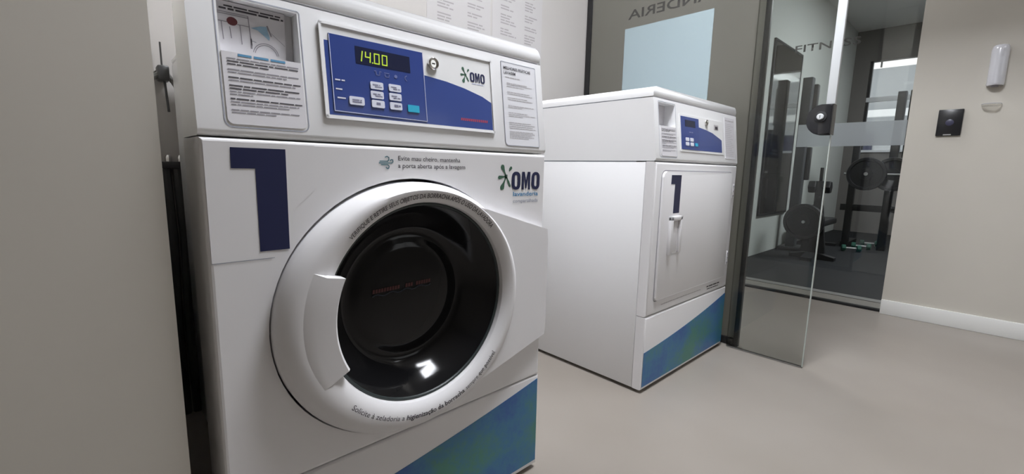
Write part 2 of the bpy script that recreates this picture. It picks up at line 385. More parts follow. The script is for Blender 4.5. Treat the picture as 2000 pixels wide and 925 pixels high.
# outside: neighbouring block with a railing
b1 = tag(empty('neighbour_building', (11, 0, 0)), 'grey and white building seen through the gym window', 'building')
box('wall', 0, 3, -4, 3, -3, 3.02, 'concrete', b1)
box('parapet', -.02, 3, -4, .25, 3.02, 3.22, 'facade', b1)
box('ledge', -.15, 0, -4, 3, 2.02, 2.16, 'facade', b1)
for i in range(4): box('window', -.03, .02, -3.4+i*1.5, -2.5+i*1.5, .6, 1.7, 'display', b1)
r1 = tag(empty('roof_railing', (10.9, 0, 3.02)), 'thin dark railing on the neighbouring building', 'railing')
box('top_bar', -.02, .02, -4, 3, .26, .30, 'iron', r1)
for i in range(9): box('post', -.015, .015, -4+i*.85, -3.97+i*.85, 0, .26, 'iron', r1)

# ------------------------------------------------------------------ ceiling lights
def panel_light(x, y, sx, sy, st, z, where):
    t = tag(empty('ceiling_light', (x, y, z)), 'white square recessed light panel ' + where, 'light')
    bm = bmesh.new()
    for a in ((-sx/2-.02, sx/2+.02, -sy/2-.02, -sy/2), (-sx/2-.02, sx/2+.02, sy/2, sy/2+.02), (-sx/2-.02, -sx/2, -sy/2, sy/2), (sx/2, sx/2+.02, -sy/2, sy/2)):
        bm_box(bm, *a, -.012, 0)
    from_bm('frame', bm, 'base', t)
    d = box('diffuser', -sx/2, sx/2, -sy/2, sy/2, -.007, -.001, None, t)
    m = M['lamp'].copy(); m.node_tree.nodes['Principled BSDF'].inputs['Emission Strength'].default_value = st; d.data.materials.append(m)
for x, y, sx, sy, st, wh in PANELS: panel_light(x, y, sx, sy, st, CEIL, wh)
panel_light(*GYM_PANEL, 2.7, 'on the gym ceiling')

# ------------------------------------------------------------------ shared machine pieces
K = .0261/.2105
def con(u, v, off): return (u, K*(v-HS)-off, v)            # slanted console face
def fr(u, v, off): return (u, -off, v)                     # upright front face
def console_body(t, x0, x1, y1, m):
    pts = [(0, HS), (y1, HS), (y1, 1.0125), (K*(1.0125-HS), 1.0125)]
    bm = bmesh.new()
    a = [bm.verts.new((x0, p[0], p[1])) for p in pts]; b = [bm.verts.new((x1, p[0], p[1])) for p in pts]
    bm.faces.new(a); bm.faces.new(b[::-1])
    for i in range(4): bm.faces.new((a[i], a[(i+1) % 4], b[(i+1) % 4], b[i]))
    es = [e for e in bm.edges if {round(e.verts[0].co.z, 3), round(e.verts[1].co.z, 3)} == {round(HS, 3), 1.012} and min(v.co.y for v in e.verts) < .01]
    es += [e for e in bm.edges if all(abs(v.co.z-HS) < 1e-4 and v.co.y < .001 for v in e.verts)]
    bmesh.ops.bevel(bm, geom=es, offset=.010, segments=4, affect='EDGES', profile=.5)
    return from_bm('console', bm, m, t, True)
def lid(t, y1):
    l = poly_prism('lid', rrect(0, W, 1.0155, HT, (0, 0, .018, .018)), K*(1.03-HS)-.002, y1, 'enamel', t, axis='y', bev=.003, seg=2)
    return l
def star(cx, cz, s):
    """splash mark: five drop-shaped arms around a small core"""
    out = []
    for ang, L, wd in ((118, 1.0, .20), (187, .85, .15), (245, 1.15, .22), (300, .95, .10)):
        a = math.radians(ang); ca, sa = math.cos(a), math.sin(a); pl = []
        for (f, q) in ((.05, .07), (.35, .07), (.55, .11), (.75, 1.0*wd*.9), (.90, wd), (1.0, wd*.55), (1.05, 0), (1.0, -wd*.55), (.90, -wd), (.75, -wd*.9), (.55, -.11), (.35, -.07), (.05, -.07)):
            pl.append((cx + s*(f*L*ca - q*sa), cz + s*(f*L*sa + q*ca)))
        out.append(pl)
    out.append([(cx + s*.2*math.cos(math.radians(45+90*i)), cz + s*.2*math.sin(math.radians(45+90*i))) for i in range(4)])
    a = math.radians(52); ca, sa = math.cos(a), math.sin(a)
    out.append([(cx + s*(f*ca-q*sa), cz + s*(f*sa+q*ca)) for f, q in ((.52, .03), (.72, .13), (.92, .12), (1.0, 0), (.92, -.12), (.72, -.10), (.52, -.03))])
    return out
def omo(mp, u0, v0, h, width):
    """three heavy condensed letters: O M O, as ring strips and strokes"""
    out = []; wl = width*.30; g = width*.05; st = wl*.34
    def ring(x):
        o_, i_ = rrect(x, x+wl, v0, v0+h, wl*.42, 4), rrect(x+st, x+wl-st, v0+h*.17, v0+h*.83, wl*.15, 4)
        n = len(o_)
        return [[o_[k], o_[(k+1) % n], i_[(k+1) % n], i_[k]] for k in range(n)]
    out += ring(u0)
    x = u0+wl+g; wm = width - 2*wl - 2*g
    s2 = wm*.25
    out += [rect(x, x+s2, v0, v0+h), rect(x+wm-s2, x+wm, v0, v0+h), [(x+s2*.75, v0+h), (x+wm*.44, v0+h*.06), (x+wm*.5, v0+h*.06), (x+wm*.5, v0+h*.5), (x+s2*1.3, v0+h)],
            [(x+wm-s2*1.3, v0+h), (x+wm*.5, v0+h*.5), (x+wm*.5, v0+h*.06), (x+wm*.56, v0+h*.06), (x+wm-s2*.75, v0+h)]]
    out += ring(u0+width-wl)
    return out
def foot_wave(t, m='wave'):
    top = [(.004+.675*i/16, .150+.052*(i/16)+.047*(i/16)**2) for i in range(17)]
    g = thin('wave_graphic', [(.004, .024), (.679, .024)] + top[::-1], fr, m, t, .0006)
    return plabel(g, 'blue and green printed wave along the foot')
def dispenser(t, rnd, detail):
    """recessed soap pocket with its sheet, cut into the console"""
    sh = thin('instruction_sheet', rrect(.036, .141, .8265, .925, (.008, .008, 0, 0)), con, 'paper', t, .0012)
    plabel(sh, 'printed instruction sheet under the dispenser pocket')
    mp = lambda u, v, o: con(u, v, .0012+o)
    L = []; D = []
    for v, f, dk in ((.9155, .99, 0), (.9115, .98, 1), (.9075, .55, 1), (.9005, .98, 0), (.8968, .8, 0), (.8895, 1, 1), (.8858, .92, 0), (.8785, 1, 1), (.8745, .8, 1), (.8705, .98, 0), (.8668, .3, 0), (.8605, 1, 1), (.8565, .95, 0), (.8528, .8, 0), (.8455, .95, 0), (.842, .6, 0)):
        (D if dk else L).extend(words(.042, .137, v, .0017 if dk else .0014, rnd, f))
    sheet('print', D, mp, 'ink', sh); sheet('print', L, mp, 'ink2', sh)
    return sh

# ------------------------------------------------------------------ washer
wa = tag(empty('washing_machine', (WX, WY, 0)), 'large white front-loading washing machine numbered 1 with a dark round door', 'washing machine')
rnd = random.Random(3)
def vert_front(e): 
    a, b = e.verts; return abs(a.co.z-b.co.z) > .05 and max(a.co.y, b.co.y) < .001
def front_edges(e):
    return max(v.co.y for v in e.verts) < .001
# cabinet
fp = box('front_panel', 0, W, 0, .122, .2595, .8070, 'enamel_front', wa, bev=.006, seg=3, edges=front_edges)
cut(fp, [poly_prism('cutter', [(.325+.2545*math.cos(2*math.pi*k/72), .509+.2425*math.sin(2*math.pi*k/72)) for k in range(72)], -.02, .09, None)])
for p in fp.data.polygons: p.use_smooth = False
box('lower_panel', 0, W, 0, .122, .012, .2575, 'enamel_front', wa, bev=.005, seg=3, edges=front_edges)
box('rear_cabinet', .085, W, .122, .84, .02, 1.035, 'enamel', wa, bev=.004)
box('inner_core', .012, W-.012, .060, .120, .03, 1.02, 'lgrey', wa)
cc = cut(bpy.data.objects['inner_core'], [poly_prism('cutter', [(.338+.245*math.cos(2*math.pi*k/48), .518+.245*math.sin(2*math.pi*k/48)) for k in range(48)], -.02, .11, None)])
co_ = console_body(wa, 0, W, .122, 'enamel')
cut(co_, [box('cutter', .036, .141, -.03, .048, .925, .9985, None)])
lid(wa, .70 if False else .122)
box('top_panel', .085, W, .123, .84, 1.036, HT, 'enamel', wa, bev=.003)
for x in (.11, W-.05):
    for y in (.05, .78): lathe('foot', [(.018, 0), (.022, .004), (.022, .008), (.010, .010), (.010, .022)], (x, y, 0), 'z', 'rubber', wa, 12)
# dispenser pocket picture and sheets
thin('pocket_back', rect(.0362, .1408, .9252, .9983), lambda u, v, o: (u, .0479-o, v), 'plastic', wa, .0006)
def pk(u, v, o): return (u, .0395-o, v)
pic = plabel(thin('picture_sheet', rect(.0375, .128, .9255, .9975), pk, 'paper', wa, .0008), 'sheet with a line drawing of the machine and a blue soap scoop')
mpk = lambda u, v, o: pk(u, v, .0008+o)
A = []
A += stroke([(.040, .983), (.078, .983)], .0009) + stroke([(.040, .9805), (.078, .9805)], .0009) + stroke([(.078, .983), (.0800, .955), (.0815, .944)], .0012)
A += stroke([(.040, .970), (.052, .970)], .001) + stroke([(.064, .969), (.079, .969)], .001)
for x, a, b in ((.044, .970, .946), (.054, .964, .949), (.067, .969, .943)): A += stroke([(x, a), (x+.0015, b)], .0011)
A += [rect(.0795, .0817, .939, .953)]
for r in (.0175, .0150): A += stroke([(.100+r*math.cos(math.radians(a)), .932+r*math.sin(math.radians(a))) for a in range(10, 171, 10)], .0009)
A += stroke([(.082, .950), (.087, .949)], .0008) + stroke([(.103, .975), (.108, .962)], .0020) + stroke([(.108, .966), (.1265, .951)], .0006)
sheet('drawing', A, mpk, 'ink2', pic)
sheet('soap_scoop', [[(.081, .968), (.090, .9665), (.105, .955), (.106, .959), (.102, .974), (.094, .973)]], mpk, 'bluewash', pic)
sheet('red_dot', [[(.0575+.0068*math.cos(a*.3927), .972+.0058*math.sin(a*.3927)) for a in range(16)]], mpk, 'redinkdark', pic)
sheet('title', words(.048, .122, .9905, .0020, rnd) + words(.042, .126, .9865, .0024, rnd), mpk, 'ink', pic)
sh1 = dispenser(wa, rnd, 1)
sheet('blue_heading', words(.056, .118, .9205, .0032, rnd), lambda u, v, o: con(u, v, .0012+o), 'inkblue', sh1)
g1 = sheet('pocket_outline', stroke(rrect(.0325, .1445, .8225, 1.0015, (.010, .010, .004, .004)), .0013, True), con, 'lgrey', wa, .0005)
# right-hand sheet
rs = plabel(thin('instruction_sheet', rrect(.556, .662, .8235, 1.002, (.009, .002, .002, .002)), con, 'paper2', wa, .0010), 'narrow instruction sheet at the right end of the console')
mr = lambda u, v, o: con(u, v, .0010+o)
sheet('sheet_border', stroke(rrect(.5565, .6615, .824, 1.0015, (.009, .002, .002, .002)), .0010, True), mr, 'lgrey', rs)
lettering('heading', 'MELHORES PRÁTICAS', mr, 'ink', rs, .563, .9862, h=.0062, width=.082, bold=.012)
lettering('heading', 'LAVAGEM', mr, 'ink', rs, .563, .9765, h=.0062, width=.035, bold=.012)
L = words(.566, .655, .969, .0016, rnd, .5)
for v, f in ((.957, .75), (.954, .9), (.950, .6), (.938, .8), (.934, .9), (.926, .7), (.922, .9), (.909, .95), (.9055, .5), (.894, .7), (.890, .97), (.8865, .5), (.873, .8), (.869, .95), (.865, .85), (.861, .95), (.8535, .85), (.850, .92), (.8465, .8), (.843, .9), (.8395, .7)): L += words(.570, .656, v, .0013, rnd, f)
sheet('print', L, mr, 'ink3', rs)
# control panel
cp = thin('control_panel', rrect(.172, .5255, .8475, .9955, .003), con, 'panel_white', wa, .0022); plabel(cp, 'white raised control panel with blue wave')
mc = lambda u, v, o: con(u, v, .0022+o)
bm = bmesh.new()
for q in stroke(rrect(.1730, .5245, .8485, .9945, .002, 2), .0042, True):
    a = [bm.verts.new(mc(u, v, .0022)) for u, v in q]; b = [bm.verts.new(mc(u, v, 0)) for u, v in q]
    bm.faces.new(a)
    for i in range(4): bm.faces.new((a[i], b[i], b[(i+1) % 4], a[(i+1) % 4]))
from_bm('panel_rim', bm, 'enamel', cp)
sheet('blue_wave', [[(.178, .8525), (.5205, .8525), (.5205, .9085), (.497, .9185), (.4513, .9295), (.4086, .9365), (.359, .941), (.359, .968), (.178, .968)]], mc, 'blue2', cp, .0003)
cb = thin('display_box', [(.1855, .8585), (.3590, .8560), (.3590, .981), (.1855, .9795)], mc, 'blue', cp, .0012)
# children of the washer itself where the panel already is a part
mb = lambda u, v, o: con(u, v, .0034+o)
sheet('display_box_line', stroke([(.1862, .978), (.1862, .8592), (.3583, .8567), (.3583, .9800)], .0012), mb, 'line', cp, .0004)
dp = plabel(thin('display', rect(.228, .330, .940, .968), mb, 'display', wa, .0004), 'dark digital display showing 14.00')
def seg7(u, v, w_, h_, segs, sl=.14):
    T = .0020; P = {'a': ((0, 1), (1, 1)), 'b': ((1, 1), (1, .5)), 'c': ((1, .5), (1, 0)), 'd': ((0, 0), (1, 0)), 'e': ((0, .5), (0, 0)), 'f': ((0, 1), (0, .5)), 'g': ((0, .5), (1, .5))}
    out = []
    for s in segs: out += stroke([(u+x*w_+sl*y*h_, v+y*h_) for x, y in P[s]], T)
    return out
D = seg7(.2290, .9450, .0085, .0160, 'bc', .18) + seg7(.2445, .9450, .0085, .0160, 'fgbc', .1) + seg7(.2610, .9450, .0085, .0160, 'abcdef', .05) + seg7(.2755, .9450, .0085, .0160, 'abcdef', .05) + [rect(.2565, .2587, .9440, .9462)]
plabel(sheet('digits', D, lambda u, v, o: mb(u, v, .0004+o), 'digit', dp, .0004), 'glowing yellow-green digits 14.00')
I = []
I += stroke([(.2595, .9325), (.2625, .9330), (.2630, .9265), (.2690, .9265), (.2695, .9330), (.2725, .9325)], .0013)
I += stroke([(.278, .9320), (.287, .9320)], .0013) + stroke([(.279, .9295), (.280, .9255), (.286, .9255), (.287, .9295)], .0013)
I += [[(.2998+.0032*math.cos(a*.785), .9290+.0032*math.sin(a*.785)) for a in range(8)]]
I += stroke([(.3215, .9335), (.3180, .9310), (.3180, .9275), (.3215, .9245)], .0013)
sheet('icons', I, mb, 'icon', cp, .0005)
sheet('panel_marks', words(.1905, .2065, .9075, .0022, rnd) + words(.1905, .2010, .8930, .0022, rnd) + words(.1920, .2085, .8793, .0022, rnd), mb, 'btn', cp, .0005)
for (u, v) in ((.2618, .9080), (.2960, .9085), (.2612, .8925), (.2956, .8932), (.2618, .8775), (.2955, .8775)):
    b = thin('button', rrect(u-.0118, u+.0118, v-.0062, v+.0062, .0022, 3), mb, 'btn', wa, .0016)
    sheet('button_print', words(u-.008, u+.009, v+.0004, .0016, rnd, .8)+words(u-.004, u+.009, v-.0028, .0016, rnd, 1) if v > .885 else [rect(u-.0035, u+.004, v-.0015, v+.0025)]+([rect(u+.0048, u+.009, v-.001, v+.002)] if u > .28 else []), lambda a, c, o: mb(a, c, .0016+o), 'btnprint', b, .0003)
b = thin('button', rrect(.2110, .2370, .8718, .8852, .0025, 3), mb, 'btn', wa, .0016); plabel(b, 'wide pale button at the lower left')
sheet('button_print', words(.216, .232, .8790, .0018, rnd)+words(.216, .232, .8757, .0018, rnd), lambda a, c, o: mb(a, c, .0016+o), 'btnprint', b, .0003)
plabel(thin('button', rrect(.3190, .3425, .8705, .8830, .001, 2), mb, 'cyan', wa, .0016), 'cyan start button')
kl = lathe('key_lock', [(.0112, 0), (.0112, -.005), (.0095, -.007), (.0075, -.0065), (.0070, -.004), (0, -.004)], (.3800, K*(.9645-HS)-.0022, .9645), 'y', 'chrome', wa, 24); plabel(kl, 'round chrome key lock')
box('keyhole', .3770, .3830, K*(.9645-HS)-.0070, K*(.9645-HS)-.0062, .9635, .9655, 'dark', kl)
sheet('splash_mark', star(.4570, .9570, .0150), mc, 'green', cp, .0004)
sheet('brand_lettering', omo(mc, .4680, .9450, .0190, .0385), mc, 'navy', cp, .0005)
sheet('brand_line', words(.4720, .5050, .9410, .0016, rnd), mc, 'line', cp, .0004)
R_ = []
u = .4380
while u < .508: R_ += [[(u, .8660), (u+.0032, .8660), (u+.0042, .8710), (u+.0010, .8710)]]; u += .0050
sheet('red_lettering', R_, mc, 'red', cp, .0005)
# numeral 1 on its pale vinyl
vn = plabel(thin('vinyl_backing', [(.004, .6330), (.0820, .6330), (.0860, .6480), (.1180, .7060), (.150, .735), (.150, .8020), (.004, .8020)], fr, 'enamel_front', wa, .0004), 'white vinyl sheet behind the numeral')
sheet('numeral', [[(.0655, .6440), (.1065, .6440), (.1075, .7945), (.0355, .7945), (.0350, .7655), (.0655, .7655)]], fr, 'navy', wa, .0010)['label'] = 'large navy blue numeral 1'
sheet('seam_line', stroke([(.004, .6325), (.0845, .6325)], .0008), fr, 'lgrey', wa, .0007)
# wind note
Wn = stroke([(.2600, .7815), (.2745, .7815), (.2770, .7840), (.2770, .7880), (.2735, .7900), (.2700, .7885)], .0018)
Wn += stroke([(.2585, .7785), (.2820, .7785), (.2850, .7810), (.2845, .7840), (.2815, .7845), (.2795, .7825)], .0018)
Wn += stroke([(.2625, .7755), (.2745, .7755), (.2775, .7730), (.2765, .7695), (.2735, .7690), (.2715, .7710)], .0018)
plabel(sheet('wind_symbol', Wn, fr, 'teal', wa, .0006), 'teal wind symbol')
lettering('note', 'Evite mau cheiro, mantenha', fr, 'ink', wa, .2955, .7835, h=.0082, width=.137, bold=.004)
lettering('note', 'a porta aberta após a lavagem', fr, 'ink', wa, .2950, .7705, h=.0082, width=.150, bold=.004)
# logo
plabel(sheet('splash_mark', star(.5575, .7565, .0270), fr, 'green', wa, .0006), 'green splash mark of the logo')
plabel(sheet('brand_lettering', omo(fr, .5745, .7270, .0400, .0900), fr, 'navy', wa, .0009), 'heavy navy letters OMO')
lettering('tag_line', 'lavanderia', fr, 'lblue', wa, .5800, .7130, h=.0095, width=.080, bold=.014)
lettering('tag_line', 'compartilhada', fr, 'lgrey', wa, .5800, .6980, h=.0080, width=.080, bold=.004)
foot_wave(wa)
# door
N = 96
RING = [(.325, .509, .2520, .2365, .030), (.325, .509, .2520, .2365, -.010), (.325, .509, .2500, .2345, -.018), (.326, .509, .2440, .2300, -.027), (.327, .510, .2350, .2250, -.034), (.330, .512, .2260, .2200, -.0375),
        (.338, .518, .2105, .2105, -.0375), (.338, .518, .1965, .1965, -.031), (.338, .518, .1915, .1915, -.026), (.338, .518, .1900, .1900, -.016), (.338, .518, .1890, .1890, .012)]
bm = bmesh.new(); rings = []
for cx, cz, rx, rz, y in RING:
    rings.append([bm.verts.new((cx+rx*math.cos(2*math.pi*k/N), y, cz+rz*math.sin(2*math.pi*k/N))) for k in range(N)])
for A_, B_ in zip(rings, rings[1:]):
    for k in range(N): bm.faces.new((A_[k], A_[(k+1) % N], B_[(k+1) % N], B_[k]))
dr = from_bm('door', bm, 'plastic', wa, True); plabel(dr, 'round white door ring')
for p in dr.data.polygons: p.use_smooth = True
# hinge cover to the right of the ring
bm = bmesh.new()
arc = [(.330+.226*math.cos(math.radians(a)), .512+.219*math.sin(math.radians(a))) for a in range(58, -59, -4)]
outl = arc
def hy(x): return -.036 + .024*max(0, min(1, (x-.47)/.219))
outr = []
for k in range(len(arc)):
    f = k/(len(arc)-1)
    if f < .35: q = f/.35; outr.append((arc[0][0]+(.689-arc[0][0])*q, arc[0][1]+(.6305-arc[0][1])*q))
    elif f < .65: q = (f-.35)/.30; outr.append((.689, .6305+(.370-.6305)*q))
    else: q = (f-.65)/.35; outr.append((.689+(arc[-1][0]-.689)*q, .370+(arc[-1][1]-.370)*q))
rws = []
for (ax, az), (ox, oz) in zip(arc, outr):
    rws.append([bm.verts.new(p) for p in ((ax, -.005, az), (ax, hy(ax), az), ((ax+ox)/2, hy((ax+ox)/2), (az+oz)/2), (ox, hy(ox), oz), (ox, .004, oz))])
for A_, B_ in zip(rws, rws[1:]):
    for k in range(4): bm.faces.new((A_[k], A_[k+1], B_[k+1], B_[k]))
bmesh.ops.remove_doubles(bm, verts=bm.verts, dist=1e-5)
plabel(from_bm('hinge_cover', bm, 'plastic', dr), 'white hinge cover running to the right edge')
# grip
bm = bmesh.new(); rows = []
a0, a1 = math.radians(155), math.radians(207)
for i in range(15):
    a = a0 + (a1-a0)*i/14; ca, sa = math.cos(a), math.sin(a); row = []
    q = (1-i/14); q = q*q*(3-2*q)
    for r, y in ((.178, -.018), (.1775, -.036-.003*q), (.181, -.0395-.005*q), (.205, -.0384-.0066*q), (.222, -.0372-.0012*q), (.233, -.0325)):
        cx, cz = (.338, .518) if r < .2 else (.331, .513)
        row.append(bm.verts.new((cx+r*ca, y, cz+r*sa)))
    rows.append(row)
for A_, B_ in zip(rows, rows[1:]):
    for k in range(5): bm.faces.new((A_[k], A_[k+1], B_[k+1], B_[k]))
bm.faces.new(rows[0]); bm.faces.new(rows[-1][::-1])
for A_, B_ in zip(rows, rows[1:]): bm.faces.new((A_[0], A_[5], B_[5], B_[0]))
plabel(from_bm('door_grip', bm, 'plastic', dr, True), 'raised white grip on the left of the ring')
plabel(lathe('gasket', [(.1905, -.016), (.1905, -.020), (.187, -.0205), (.1835, -.017), (.1835, -.010)], (.338, 0, .518), 'y', 'gasket', dr, 72) if False else
       tube_obj('gasket', [(.338+.1875*math.cos(2*math.pi*k/72), -.015, .518+.1875*math.sin(2*math.pi*k/72)) for k in range(73)], .0032, 'gasket', dr, 8), 'dark seal around the glass')
plabel(lathe('door_glass', [(.1885, -.013), (.180, -.006), (.168, .008), (.155, .028), (.142, .046), (.132, .054), (.124, .055), (.116, .0535), (.108, .0495), (.095, .0470), (.055, .0462), (.02, .0460), (0, .0460)], (.338, 0, .518), 'y', 'bowl', dr, 96, False), 'dark smoked glass bowl')
def bowl_face(u, v, o): return (u, .0457-o, v)
def wavy(u): return .518 + (u-.30)*.02
Rr = []
for (s, e) in ((.262, .318), (.332, .345), (.356, .388)):
    u = s
    while u < e: Rr += [[(u, .5345), (u+.0045, .5345), (u+.0052, .5420), (u+.0008, .5420)]]; u += .0058
sheet('red_lettering', [[(a, b+(a-.30)*.03) for a, b in q] for q in Rr], bowl_face, 'redglass', dr, .0012)
sheet('blue_ripple', stroke([(.262+.128*i/24, .5280+.0020*math.sin(i*1.05)+(.128*i/24)*.04) for i in range(25)], .0026), bowl_face, 'blueglass', dr, .0012)
# ring lettering
def ysurf(r): return -.0377 if r > .2095 else -.031 - .0065*max(0, (r-.1965)/.014)
def top_arc(u, v, o): a = u/.203; r = v; return (.338+r*math.sin(a), ysurf(r)-o, .518+r*math.cos(a))
def bot_arc(u, v, o):
    a = u/.213; r = -v; x, z = .334+r*math.sin(a), .515-r*math.cos(a)
    return (x, ysurf(math.hypot(x-.338, z-.518))-o, z)
lettering('ring_lettering', 'VERIFIQUE E RETIRE SEUS OBJETOS DA BORRACHA APÓS O USO DA LAVADORA', top_arc, 'ink', dr, -.168, .1995, h=.0085, width=.338, bold=.006, t=.0008)
lettering('ring_lettering', 'Solicite à zeladoria a', bot_arc, 'ink', dr, -.172, -.2150, h=.0092, width=.116, bold=.002, t=.0008)
lettering('ring_lettering', 'higienização da borracha', bot_arc, 'ink', dr, -.051, -.2150, h=.0092, width=.137, bold=.022, t=.0008)
lettering('ring_lettering', 'sempre que possível', bot_arc, 'ink', dr, .091, -.2150, h=.0092, width=.098, bold=.002, t=.0008)

# ------------------------------------------------------------------ dryer
dy = tag(empty('tumble_dryer', (0, 0, 0)), 'white tumble dryer numbered 1 with a square door, beside the partition', 'tumble dryer')
rnd = random.Random(5)
box('front_panel', 0, W, 0, .036, .2790, .8070, 'enamel_front', dy, bev=.010, seg=4, edges=front_edges)
box('lower_panel', 0, W, 0, .036, .012, .2770, 'enamel_front', dy, bev=.008, seg=4, edges=front_edges)
box('side_cabinet', 0, W, .0375, .735, .012, .8055, 'enamel', dy, bev=.0025)
box('inner_core', .004, W-.004, .075, .72, .02, 1.03, 'lgrey', dy); box('front_core', .008, W-.008, .012, .036, .02, .815, 'lgrey', dy)
co2 = console_body(dy, 0, W, .735, 'enamel')
cut(co2, [box('cutter', .030, .140, -.03, .060, .925, .9995, None)])
lid(dy, .735)
for x in (.05, W-.05):
    for y in (.05, .69): lathe('foot', [(.018, 0), (.022, .003), (.022, .006), (.010, .008), (.010, .014)], (x, y, 0), 'z', 'rubber', dy, 12)
thin('pocket_back', rect(.0302, .1398, .9252, .9993), lambda u, v, o: (u, .0599-o, v), 'paper', dy, .0006)
sh2 = dispenser(dy, rnd, 0)
sheet('pocket_outline', stroke(rrect(.0265, .1435, .8225, 1.003, (.008, .008, .004, .004)), .0016, True), con, 'lgrey', dy, .0005)
rs2 = plabel(thin('instruction_sheet', rrect(.5560, .6560, .832, .9985, .003), con, 'paper', dy, .0010), 'grey instruction sheet at the right end of the console')
L = words(.562, .650, .985, .004, rnd)
for i in range(18): L += words(.564, .650, .972-i*.0075, .0016, rnd, rnd.uniform(.5, 1))
sheet('print', L, mr, 'ink3', rs2)
cp2 = plabel(thin('control_panel', rrect(.168, .5350, .8470, .9760, .003), con, 'panel_white', dy, .0022), 'white control panel with blue wave')
sheet('blue_wave', [[(.176, .8545), (.5200, .8545), (.5200, .9030), (.5043, .9080), (.4337, .9265), (.370, .935), (.313, .9400), (.313, .965), (.176, .965)]], mc, 'blue2', cp2, .0003)
thin('display_box', [(.1760, .8545), (.3150, .8545), (.3150, .9690), (.1760, .9690)], mc, 'blue', cp2, .0012)
thin('display', rect(.205, .285, .935, .958), mb, 'display', dy, .0004)
sheet('icons', words(.235, .265, .915, .003, rnd), mb, 'icon', cp2, .0005)
for u, v in ((.218, .8905), (.253, .8905), (.218, .8745), (.254, .8745)): thin('button', rrect(u-.0125, u+.0125, v-.0062, v+.0062, .003, 3), mb, 'btn', dy, .0016)
plabel(thin('button', rrect(.280, .300, .8690, .8800, .001, 2), mb, 'cyan', dy, .0016), 'cyan start button')
kl2 = plabel(lathe('key_lock', [(.0112, 0), (.0112, -.005), (.0095, -.007), (.0075, -.0065), (.0070, -.004), (0, -.004)], (.378, K*(.9615-HS)-.0022, .9615), 'y', 'chrome', dy, 24), 'round chrome key lock')
plabel(sheet('square_mark', [rect(.450, .491, .9395, .9600)], mc, 'ink3', cp2, .0004), 'small grey square mark'); sheet('square_mark', [rect(.460, .484, .943, .954)], mc, 'ink', cp2, .0007)
# door
dd = poly_prism('door', rrect(.045, .632, .330, .776, (.012, .012, .022, .022)), -.007, .004, 'enamel_front', dy, bev=.004, seg=3); plabel(dd, 'square white door')
sheet('door_gap', stroke(rrect(.0425, .6345, .3275, .7785, (.012, .012, .024, .024)), .003, True), fr, 'ink2', dy, .0006)
def df(u, v, off): return (u, -.007-off, v)
sheet('numeral', [[(.1250, .6320), (.1690, .6320), (.1690, .7640), (.0975, .7640), (.0975, .7330), (.1250, .7330)]], df, 'navy', dd, .0006)['label'] = 'navy blue numeral 1'
bm = bmesh.new()
bm_box(bm, .100, .118, -.018, -.006, .486, .622); bm_box(bm, .168, .184, -.018, -.006, .490, .622); bm_box(bm, .100, .184, -.018, -.006, .606, .622); bm_box(bm, .118, .168, -.009, -.006, .490, .606)
bmesh.ops.bevel(bm, geom=list(bm.edges), offset=.003, segments=2, affect='EDGES', profile=.5)
plabel(from_bm('handle', bm, 'plastic', dd, True), 'white scooped door handle')
for z in (.700, .412):
    h_ = box('hinge', .640, .654, -.006, .002, z-.030, z+.030, 'plastic', dy, bev=.002)
    for q in (-.02, 0, .02): lathe('screw', [(.0042, 0), (.0042, -.0015), (0, -.0025)], (.647, -.006, z+q), 'y', 'ink2', h_, 10)
sheet('rating_plate_print', words(.475, .600, .3065, .0050, rnd) + words(.480, .595, .2965, .0035, rnd), fr, 'ink', dy, .0006)
sheet('rating_plate_print', words(.10, .42, .306, .0022, rnd), fr, 'ink3', dy, .0006)
foot_wave(dy)

# ------------------------------------------------------------------ behind the washer
tv = tag(empty('water_valve', (-1.172, YB, 1.01)), 'dark water valve with two arms on the wall beside the washer', 'valve')
box('valve_body', -.013, .013, -.05, -.006, -.018, .022, 'tap', tv, bev=.004)
tube_obj('arm', [(-.008, -.03, 0), (-.026, -.03, -.012), (-.040, -.03, -.035)], .008, 'taparm', tv)
tube_obj('arm', [(.008, -.03, .002), (.022, -.03, -.018), (.036, -.03, -.045)], .007, 'taparm', tv)
tube_obj('pipe', [(-.001, -.03, .085), (-.001, -.03, .02)], .0022, 'tap', tv, 6); tube_obj('pipe', [(.002, -.03, -.015), (.006, -.03, -.10)], .0030, 'tap', tv, 6)
lathe('wall_flange', [(.018, -.006), (.018, 0), (0, 0)], (0, 0, 0), 'y', 'taparm', tv, 16)
hb = tag(empty('hose_bracket', (-1.165, YB, .765)), 'black bracket with chrome nuts low on the wall beside the washer', 'bracket')
box('bar', -.045, .045, -.05, 0, -.012, .008, 'iron', hb, bev=.002)
for x in (-.012, .016): lathe('nut', [(.009, .008), (.009, .020), (.005, .026), (0, .026)], (x, -.03, 0), 'z', 'chrome', hb, 8)
for i, (x, z0) in enumerate(((-1.186, .30), (-1.160, .02))):
    h = tube_obj('drain_hose', [(x, YB-.03, .752), (x+.004, YB-.035, .55), (x-.004, YB-.04, .30), (x, YB-.03, .0125)], .012, 'hose')
    tag(h, ('left' if i == 0 else 'right') + ' of two dark hoses hanging behind the washer', 'hose', 'hoses behind the washer')

